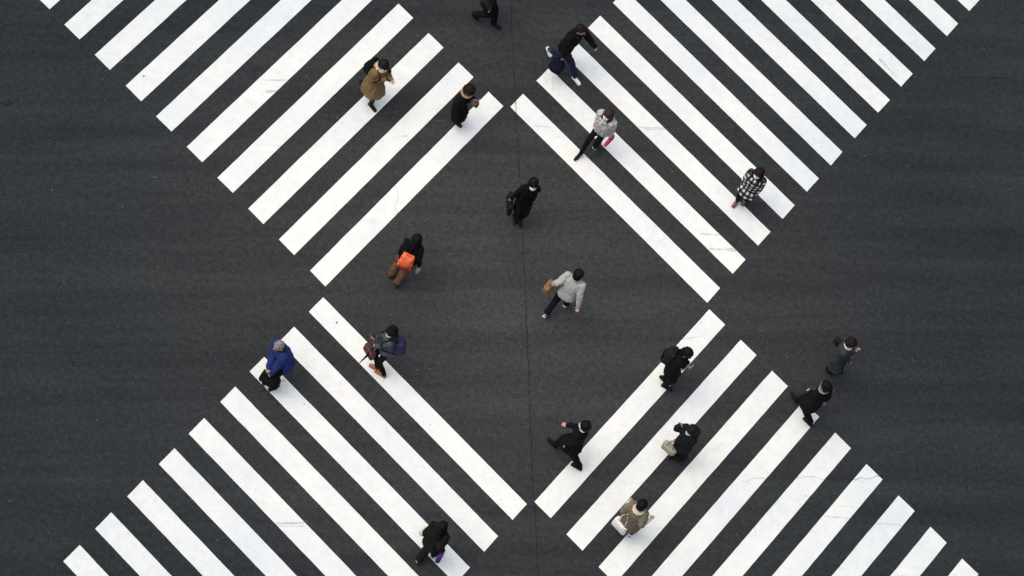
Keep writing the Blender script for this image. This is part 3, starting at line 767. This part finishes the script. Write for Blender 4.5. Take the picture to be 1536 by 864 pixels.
POSES = [
{'id': 'tan', 'H': 1.62, 'lean': 0.12, 'pitch': 35, 'root': [-4.454, 2.492, -25.3], 'head': [0.12, -0.0, 1.505], 'feet': {'R': [0.244, -0.085, 0, 0.0, 0], 'L': [-0.294, 0.025, 0.06, 0.0, 45]}, 'hands': {'L': [0.374, 0.053, 1.22], 'R': [0.28, -0.036, 1.17]}},
{'id': 'navy', 'H': 1.58, 'lean': 0.1, 'pitch': 35, 'root': [-2.672, 2.863, -11.8], 'head': [0.1, 0.0, 1.465], 'feet': {'R': [0.1, 0.032, 0, 0.0, 0], 'L': [-0.027, 0.142, 0, 0.0, 25]}, 'hands': {'L': [0.235, 0.055, 1.22], 'R': [0.178, -0.008, 1.15]}},
{'id': 'top', 'H': 1.75, 'pitch': 5, 'root': [-3.181, 5.419, -4.5], 'head': [0.07, -0.0, 1.635], 'feet': {'L': [0.374, 0.057, 0, 0.0, 0], 'R': [-0.116, -0.053, 0.04, 0.0, 30]}, 'hands': {}},
{'id': 'runner', 'H': 1.74, 'lean': 0.14, 'pitch': 10, 'root': [-1.261, 5.297, -12.0], 'head': [0.14, -0.0, 1.625], 'feet': {'R': [0.52, -0.057, 0, -13.9, 0], 'L': [-0.328, 0.053, 0.06, -18.3, 42]}, 'hands': {'L': [0.491, 0.274, 1.0], 'R': [0.124, -0.322, 0.82]}},
{'id': 'fluffy', 'H': 1.6, 'pitch': 0, 'root': [0.186, 3.879, -106.8], 'head': [0.07, -0.0, 1.485], 'feet': {'R': [0.439, -0.06, 0, 0.0, 0], 'L': [-0.076, 0.05, 0, 0.0, 15]}, 'hands': {'L': [0.004, 0.202, 0.78]}},
{'id': 'mask', 'H': 1.72, 'pitch': 0, 'root': [-0.585, 1.525, -63.7], 'head': [0.07, -0.0, 1.605], 'feet': {'L': [0.1, 0.073, 0, 0.0, 0], 'R': [0.045, -0.037, 0, 0.0, 15]}, 'hands': {'R': [0.036, -0.316, 0.74]}},
{'id': 'plaid', 'H': 1.55, 'pitch': 5, 'root': [3.481, 4.282, -100.0], 'head': [0.07, -0.0, 1.435], 'feet': {'L': [-0.077, 0.053, 0, 0.0, 10], 'R': [0.096, -0.078, 0, 0.0, 0]}, 'hands': {}},
{'id': 'orange', 'H': 1.58, 'lean': 0.2, 'pitch': 10, 'root': [-2.114, -0.986, 90.9], 'head': [0.2, -0.0, 1.465], 'feet': {'L': [0.008, 0.184, 0, 0.0, 5], 'R': [-0.164, 0.003, 0, 0.0, 25]}, 'hands': {'R': [0.048, -0.261, 0.82]}},
{'id': 'grey', 'H': 1.72, 'lean': 0.12, 'pitch': 10, 'root': [1.039, -0.039, 79.3], 'head': [0.12, -0.0, 1.605], 'feet': {'R': [0.303, -0.045, 0, 0.0, 0], 'L': [-0.232, 0.146, 0, 0.0, 30]}, 'hands': {'L': [-0.037, 0.334, 0.95], 'R': [-0.123, -0.365, 0.8]}},
{'id': 'purple', 'H': 1.68, 'pitch': 15, 'root': [-1.64, -2.907, -160.4], 'head': [0.07, -0.0, 1.565], 'feet': {'L': [-0.027, 0.198, 0, -25.5, 0], 'R': [0.102, 0.088, 0, -25.5, 15]}, 'hands': {'R': [0.322, 0.007, 1.28], 'L': [0.292, 0.008, 0.82]}},
{'id': 'blue', 'H': 1.62, 'drop': 0.1, 'lean': 0.22, 'side': 0.12, 'pitch': 5, 'root': [-3.285, -4.105, -127.0], 'head': [0.22, -0.12, 1.405], 'feet': {'R': [0.279, 0.012, 0, 0.0, 0], 'L': [0.229, 0.175, 0, 0.0, 15]}, 'hands': {'L': [0.436, 0.117, 0.66], 'R': [0.441, 0.036, 0.85]}},
{'id': 'bottom', 'H': 1.6, 'pitch': 10, 'root': [0.837, -6.154, 69.4], 'head': [0.07, -0.0, 1.485], 'feet': {'L': [-0.192, 0.018, 0, 0.0, 30], 'R': [0.182, -0.092, 0, 0.0, 0]}, 'hands': {'R': [-0.008, -0.257, 0.85], 'L': [0.026, 0.181, 0.85]}},
{'id': 'suit', 'H': 1.74, 'lean': 0.0, 'pitch': 5, 'root': [2.465, -2.89, 170.9], 'head': [0.0, 0.0, 1.625], 'feet': {'R': [0.407, -0.069, 0, 0.0, -20], 'L': [-0.299, 0.041, 0, 0.0, 12]}, 'hands': {'R': [0.31, -0.084, 1.08]}},
{'id': 'pack', 'H': 1.7, 'lean': 0.12, 'pitch': 30, 'root': [3.564, -0.393, -4.3], 'head': [0.12, 0.0, 1.585], 'feet': {'R': [0.131, -0.062, 0, 0.0, 0], 'L': [-0.014, 0.048, 0, 0.0, 30]}, 'hands': {'L': [0.244, 0.092, 1.08], 'R': [0.213, 0.018, 1.05]}},
{'id': 'tote', 'H': 1.56, 'pitch': 15, 'root': [4.447, -1.78, -129.8], 'head': [0.07, 0.0, 1.445], 'feet': {'L': [-0.123, 0.083, 0, 0.0, 0], 'R': [0.012, -0.027, 0, 0.0, 10]}, 'hands': {'R': [0.141, -0.228, 1.27], 'L': [0.215, -0.095, 0.78]}},
{'id': 'cream', 'H': 1.56, 'pitch': 10, 'root': [4.119, -3.827, 77.9], 'head': [0.07, 0.0, 1.445], 'feet': {'R': [0.139, -0.141, 0, 0.0, 0], 'L': [0.067, 0.008, 0, 0.0, 20]}, 'hands': {'L': [0.106, 0.25, 1.1], 'R': [0.09, -0.283, 1.1]}},
{'id': 'far', 'H': 1.68, 'pitch': 10, 'root': [6.533, 1.514, -6.1], 'head': [0.07, 0.0, 1.565], 'feet': {'L': [0.173, 0.21, 0, 0.0, 0], 'R': [0.01, 0.057, 0, 0.0, 30]}, 'hands': {'L': [0.208, 0.018, 1.4], 'R': [0.241, 0.017, 0.92]}},
{'id': 'collar', 'H': 1.74, 'lean': 0.03, 'pitch': 5, 'root': [6.475, 0.311, 153.7], 'head': [0.03, -0.0, 1.625], 'feet': {'R': [0.457, -0.145, 0, 0.0, -20], 'L': [-0.134, -0.035, 0, 0.0, 10]}, 'hands': {'L': [0.217, -0.003, 1.0]}}
]

def world(J, p):
    r = J['root']; a = r.rotation_euler.z
    return V((r.location.x, r.location.y, 0)) + Matrix.Rotation(a, 3, 'Z') @ V(p)

def hanging_bag(J, s, name, label, cat, mat, size, drop, az=0, taper=0.92, bulge=.35, handle_mat=None, off=(0, 0), base=None):
    """Bag hung from hand s; size = (length, thickness, height); az relative to the carrier."""
    h = world(J, J['hand' + s]); h += Matrix.Rotation(J['root'].rotation_euler.z, 3, 'Z') @ V((off[0], off[1], 0))
    hz = h.z; bot = max(0.03, hz - drop - size[2])
    t = thing(name, (h.x, h.y, bot), J['root'].rotation_euler.z + math.radians(az), label, cat)
    b = bmesh.new(); rbox(b, (0, 0, size[2] / 2), size, None, min(size[1] * .3, .025), taper, 3, bulge)
    obj('bag_body', b, mat, t)
    if base:
        b = bmesh.new(); rbox(b, (0, 0, 0.035), (size[0] * 1.04, size[1] * 1.08, 0.07), None, 0.02); obj('bag_base', b, base, t)
    for sg in (1, -1):
        b = bmesh.new(); w = size[0] * 0.26; y = sg * size[1] * 0.33; top = hz - bot
        tube(b, [V((-w, y, size[2] - 0.03)), V((-w * .8, y * .8, size[2] + (top - size[2]) * .6)), V((0, 0, top)), V((w * .8, y * .8, size[2] + (top - size[2]) * .6)), V((w, y, size[2] - 0.03))], 0.007, 6)
        obj('handle', b, handle_mat or mat, t)
    return t

def phone(J, s, label, mat, tilt=35, off=(0.03, 0, 0.03), size=(0.155, 0.076, 0.010), yaw=0):
    p = world(J, V(J['hand' + s]) + V(off))
    t = thing('phone', p, J['root'].rotation_euler.z + math.radians(yaw), label, 'phone')
    R = Matrix.Rotation(math.radians(-tilt), 3, 'Y')
    b = bmesh.new(); rbox(b, (0, 0, 0), size, R, 0.004, seg=2); obj('phone_case', b, mat, t)
    b = bmesh.new(); rbox(b, R @ V((0, 0, size[2] / 2 + 0.0012)), (size[0] * .92, size[1] * .9, 0.002), R, 0.0008, seg=1); obj('screen', b, SCREEN, t)
    return t
SCREEN = plain('screen', (0.03, 0.035, 0.045), 0.12)

def backpack(J, label, mat, size=(0.16, 0.30, 0.44), detail=None, strap=None, dz=0.0, off=0.0, offy=0.0, lean=8):
    ch = J['chest']; c = V((ch.x - 0.125 - size[0] / 2 - off, ch.y + offy, ch.z - 0.06 + dz))
    wl = world(J, c - V((0, 0, size[2] / 2)))
    t = thing('backpack', wl, J['root'].rotation_euler.z, label, 'backpack')
    R = Matrix.Rotation(math.radians(lean), 3, 'Y')
    b = bmesh.new(); rbox(b, (0, 0, size[2] / 2), size, R, 0.06, 0.80, 4, 0.6)
    obj('pack_body', fuse(b, 0.011, 3, wrinkle=(0.018, 12, 10, 5)), mat, t)
    b = bmesh.new(); rbox(b, R @ V((-size[0] * .55, 0, -size[2] * .17)) + V((0, 0, size[2] / 2)), (0.07, size[1] * .78, size[2] * .46), R, 0.028, 0.95, 3)
    obj('pocket', b, detail or mat, t)
    b = bmesh.new(); tube(b, [V((0.02, -0.04, size[2] - .01)), V((0.0, -0.03, size[2] + 0.035)), V((0.0, 0.03, size[2] + 0.035)), V((0.02, 0.04, size[2] - .01))], 0.008, 6)
    obj('handle', b, detail or mat, t)
    base = c - V((0, 0, size[2] / 2))
    nb = J['nb']
    for sg in (1, -1):
        b = bmesh.new()
        pts = [V((c.x + size[0] * .3, c.y + sg * 0.07, c.z + size[2] * .36)), V((nb.x - 0.09, nb.y + sg * 0.105, nb.z + 0.02)), V((nb.x + 0.01, nb.y + sg * 0.12, nb.z + 0.045)),
               V((nb.x + 0.115, nb.y + sg * 0.125, nb.z - 0.07)), V((ch.x + 0.165, ch.y + sg * 0.135, ch.z - 0.03)), V((ch.x + 0.10, ch.y + sg * 0.19, ch.z - 0.16)), V((c.x + size[0] * .3, c.y + sg * 0.13, c.z - size[2] * .35))]
        tube(b, [q - base for q in pts], 0.013, 8)
        obj('strap', b, strap or detail or mat, t)
    return t

J = {}
for i, P in enumerate(POSES):
    S = LOOK[P['id']]; S['seed'] = i + 1
    J[P['id']] = make_person(P, S)

navyd = cloth((0.007, 0.008, 0.019))
leather = plain('brown_leather', (0.115, 0.055, 0.028), 0.5); tanl = plain('tan_leather', (0.23, 0.125, 0.055), 0.5); blackl = plain('black_leather', (0.007, 0.007, 0.008), 0.6, 0.2); blackd = cloth((0.006, 0.006, 0.007))
beige = cloth((0.33, 0.31, 0.26), var=0.1); whitebag = plain('white_bag', (0.80, 0.79, 0.76), 0.5); pink = cloth((0.55, 0.06, 0.14), var=0.12)
orangep = cloth((0.74, 0.150, 0.065), var=0.3); redl = cloth((0.50, 0.075, 0.03), var=.3); purplep = cloth((0.040, 0.040, 0.100), var=0.25); oxblood = plain('oxblood', (0.075, 0.022, 0.016), 0.45)
backpack(J['tan'], 'black backpack on the back of the person in the tan coat', cb, (0.17, 0.30, 0.44), dz=-0.02)
backpack(J['orange'], 'bright orange backpack on the person with brown trousers', orangep, (0.16, 0.30, 0.40), detail=redl, strap=cb, off=0.02, dz=-0.03)
backpack(J['purple'], 'dark purple blue backpack on the person in the grey jacket', purplep, (0.17, 0.31, 0.46), off=0.02, dz=-0.12, strap=cb)
backpack(J['pack'], 'dark grey backpack on the person bent over a pale phone', cloth((0.017, 0.017, 0.022)), (0.17, 0.31, 0.48), detail=cb)
hanging_bag(J['far'], 'R', 'shoulder_bag', 'black shoulder bag behind the person in the grey coat', 'bag', blackl, (0.22, 0.10, 0.16), -0.30, off=(-0.42, 0.12), bulge=.5)
SW = plain('white_phone', (0.8, 0.8, 0.82), 0.3); SB = plain('black_phone', (0.01, 0.01, 0.012), 0.3); SR = plain('red_phone', (0.42, 0.03, 0.04), 0.35); SBL = plain('blue_phone', (0.35, 0.42, 0.62), 0.35)
phone(J['tan'], 'R', 'white phone held by the person in the tan coat', SW)
phone(J['navy'], 'L', 'pale blue phone held by the person in the long navy coat', SBL)
phone(J['purple'], 'R', 'red phone held up by the person in the knit hat', SR)
phone(J['pack'], 'R', 'pale phone held by the person with the dark grey backpack', SW, off=(0.03, 0.02, 0.03))
phone(J['tote'], 'R', 'black phone held out by the person with the beige tote', SB, tilt=50)
hanging_bag(J['navy'], 'L', 'handbag', 'small brown handbag under the arm of the person in the long navy coat', 'handbag', leather, (0.19, 0.10, 0.15), 0.04, off=(0.03, -0.02))
hanging_bag(J['runner'], 'R', 'duffel_bag', 'navy duffel bag carried by the running person', 'bag', navyd, (0.30, 0.20, 0.26), 0.20, bulge=.9, off=(-0.05, -0.02))
hanging_bag(J['fluffy'], 'L', 'handbag', 'flat pink bag held by the person in the fluffy jacket', 'handbag', pink, (0.27, 0.06, 0.19), 0.0, az=0, off=(0.0, 0.05))
hanging_bag(J['mask'], 'R', 'briefcase', 'black briefcase carried by the person in the black coat', 'briefcase', blackl, (0.44, 0.08, 0.30), 0.08, bulge=.1, off=(-.05, .04))
hanging_bag(J['orange'], 'R', 'handbag', 'small pale grey bag in the hand of the person with the orange backpack', 'handbag', beige, (0.16, 0.07, 0.16), 0.02)
hanging_bag(J['grey'], 'L', 'handbag', 'tan leather bag in the hand of the person in the grey sweater', 'handbag', tanl, (0.30, 0.13, 0.22), 0.03, off=(-.02, .04))
hanging_bag(J['purple'], 'L', 'briefcase', 'oxblood leather bag carried low by the person in the knit hat', 'bag', oxblood, (0.32, 0.12, 0.26), 0.06, az=-55, off=(0.04, 0.02))
hanging_bag(J['blue'], 'L', 'shopping_bag', 'large black bag hanging beside the person in the blue jacket', 'bag', blackd, (0.42, 0.20, 0.28), 0.14, az=-60, bulge=.3, off=(-.06, 0.0))
hanging_bag(J['tote'], 'L', 'tote_bag', 'beige tote bag with a black base hanging from an arm', 'tote bag', beige, (0.30, 0.12, 0.23), 0.22, az=-67, taper=1.12, handle_mat=cb, base=blackd)
hanging_bag(J['cream'], 'L', 'tote_bag', 'big white tote bag behind the person in the taupe coat', 'tote bag', whitebag, (0.35, 0.13, 0.31), 0.46, az=80, off=(-0.27, -0.14))
hanging_bag(J['bottom'], 'L', 'handbag', 'small cream fabric bag beside the person at the bottom', 'handbag', cloth((0.62, 0.61, 0.50), var=.15), (0.20, 0.10, 0.17), -0.02, off=(0.0, 0.10))
# purple document tube / umbrellas
p = world(J['bottom'], J['bottom']['handR'])
t = thing('folded_umbrella', (p.x, p.y, p.z), J['bottom']['root'].rotation_euler.z, 'short folded purple umbrella in the hand of the person at the bottom', 'umbrella')
b = bmesh.new(); chain(b, [V((0.0, 0, -0.02)), V((0.0, 0, -0.08)), V((-0.03, 0, -0.46)), V((-0.035, 0, -0.50))], [0.012, 0.042, 0.052, 0.03], 12)
obj('canopy', b, cloth((0.085, 0.025, 0.26), var=.1), t)
b = bmesh.new(); chain(b, [V((-0.004, 0, 0.07)), V((0, 0, -0.02))], [0.013, 0.011], 8); obj('handle', b, SB, t)
p = world(J['purple'], J['purple']['handL'])
t = thing('folded_umbrella', (p.x, p.y, p.z), J['purple']['root'].rotation_euler.z, 'thin black folded umbrella poking forward from the oxblood bag', 'umbrella')
b = bmesh.new(); chain(b, [V((0.02, 0.04, -0.02)), V((0.10, 0.14, -0.22)), V((0.20, 0.24, -0.34))], [0.014, 0.022, 0.008], 8); obj('canopy', b, cb, t)
b = bmesh.new(); chain(b, [V((0.02, 0.04, -0.02)), V((-0.01, 0.02, 0.07))], [0.010, 0.013], 8); obj('handle', b, SB, t)

bpy.data.scenes.remove(WORK)

# ------------------------------------------------------------------ sky, sun, camera
SUN_EL, SUN_AZ = math.radians(64), math.radians(200)       # azimuth measured from +X, counter-clockwise
w = bpy.data.worlds.new('World'); sc.world = w; w.use_nodes = True
nt = w.node_tree; bg = nt.nodes['Background']
sky = nt.nodes.new('ShaderNodeTexSky'); sky.sky_type = 'NISHITA'; sky.sun_disc = False
sky.sun_elevation = SUN_EL; sky.sun_rotation = math.radians(90) - SUN_AZ
sky.dust_density = 7.0; sky.air_density = 1.0; sky.ozone_density = 1.0
nt.links.new(sky.outputs[0], bg.inputs['Color']); bg.inputs['Strength'].default_value = 0.145
L = bpy.data.lights.new('sun', 'SUN'); L.energy = 1.0; L.angle = math.radians(130); L.color = (1.0, 0.975, 0.87)
so = bpy.data.objects.new('sun', L); COL.objects.link(so)
d = V((math.cos(SUN_EL) * math.cos(SUN_AZ), math.cos(SUN_EL) * math.sin(SUN_AZ), math.sin(SUN_EL)))
so.rotation_euler = d.to_track_quat('Z', 'Y').to_euler(); so.location = d * 50

CX, CY, CZ, LENS, TILT, ROLL = [-0.0, -30.3963, 55.7036, 109.83, 0.49952, -0.466502]
cam = bpy.data.cameras.new('camera'); cam.lens = LENS; cam.sensor_width = 36; cam.clip_start = 1; cam.clip_end = 5000
co = bpy.data.objects.new('camera', cam); COL.objects.link(co)
co.matrix_world = Matrix.Translation((CX, CY, CZ)) @ Matrix.Rotation(TILT, 4, 'X') @ Matrix.Rotation(-ROLL, 4, 'Z')
sc.camera = co
sc.view_settings.view_transform = 'Standard'; sc.view_settings.look = 'None'; sc.view_settings.exposure = 0; sc.view_settings.gamma = 1
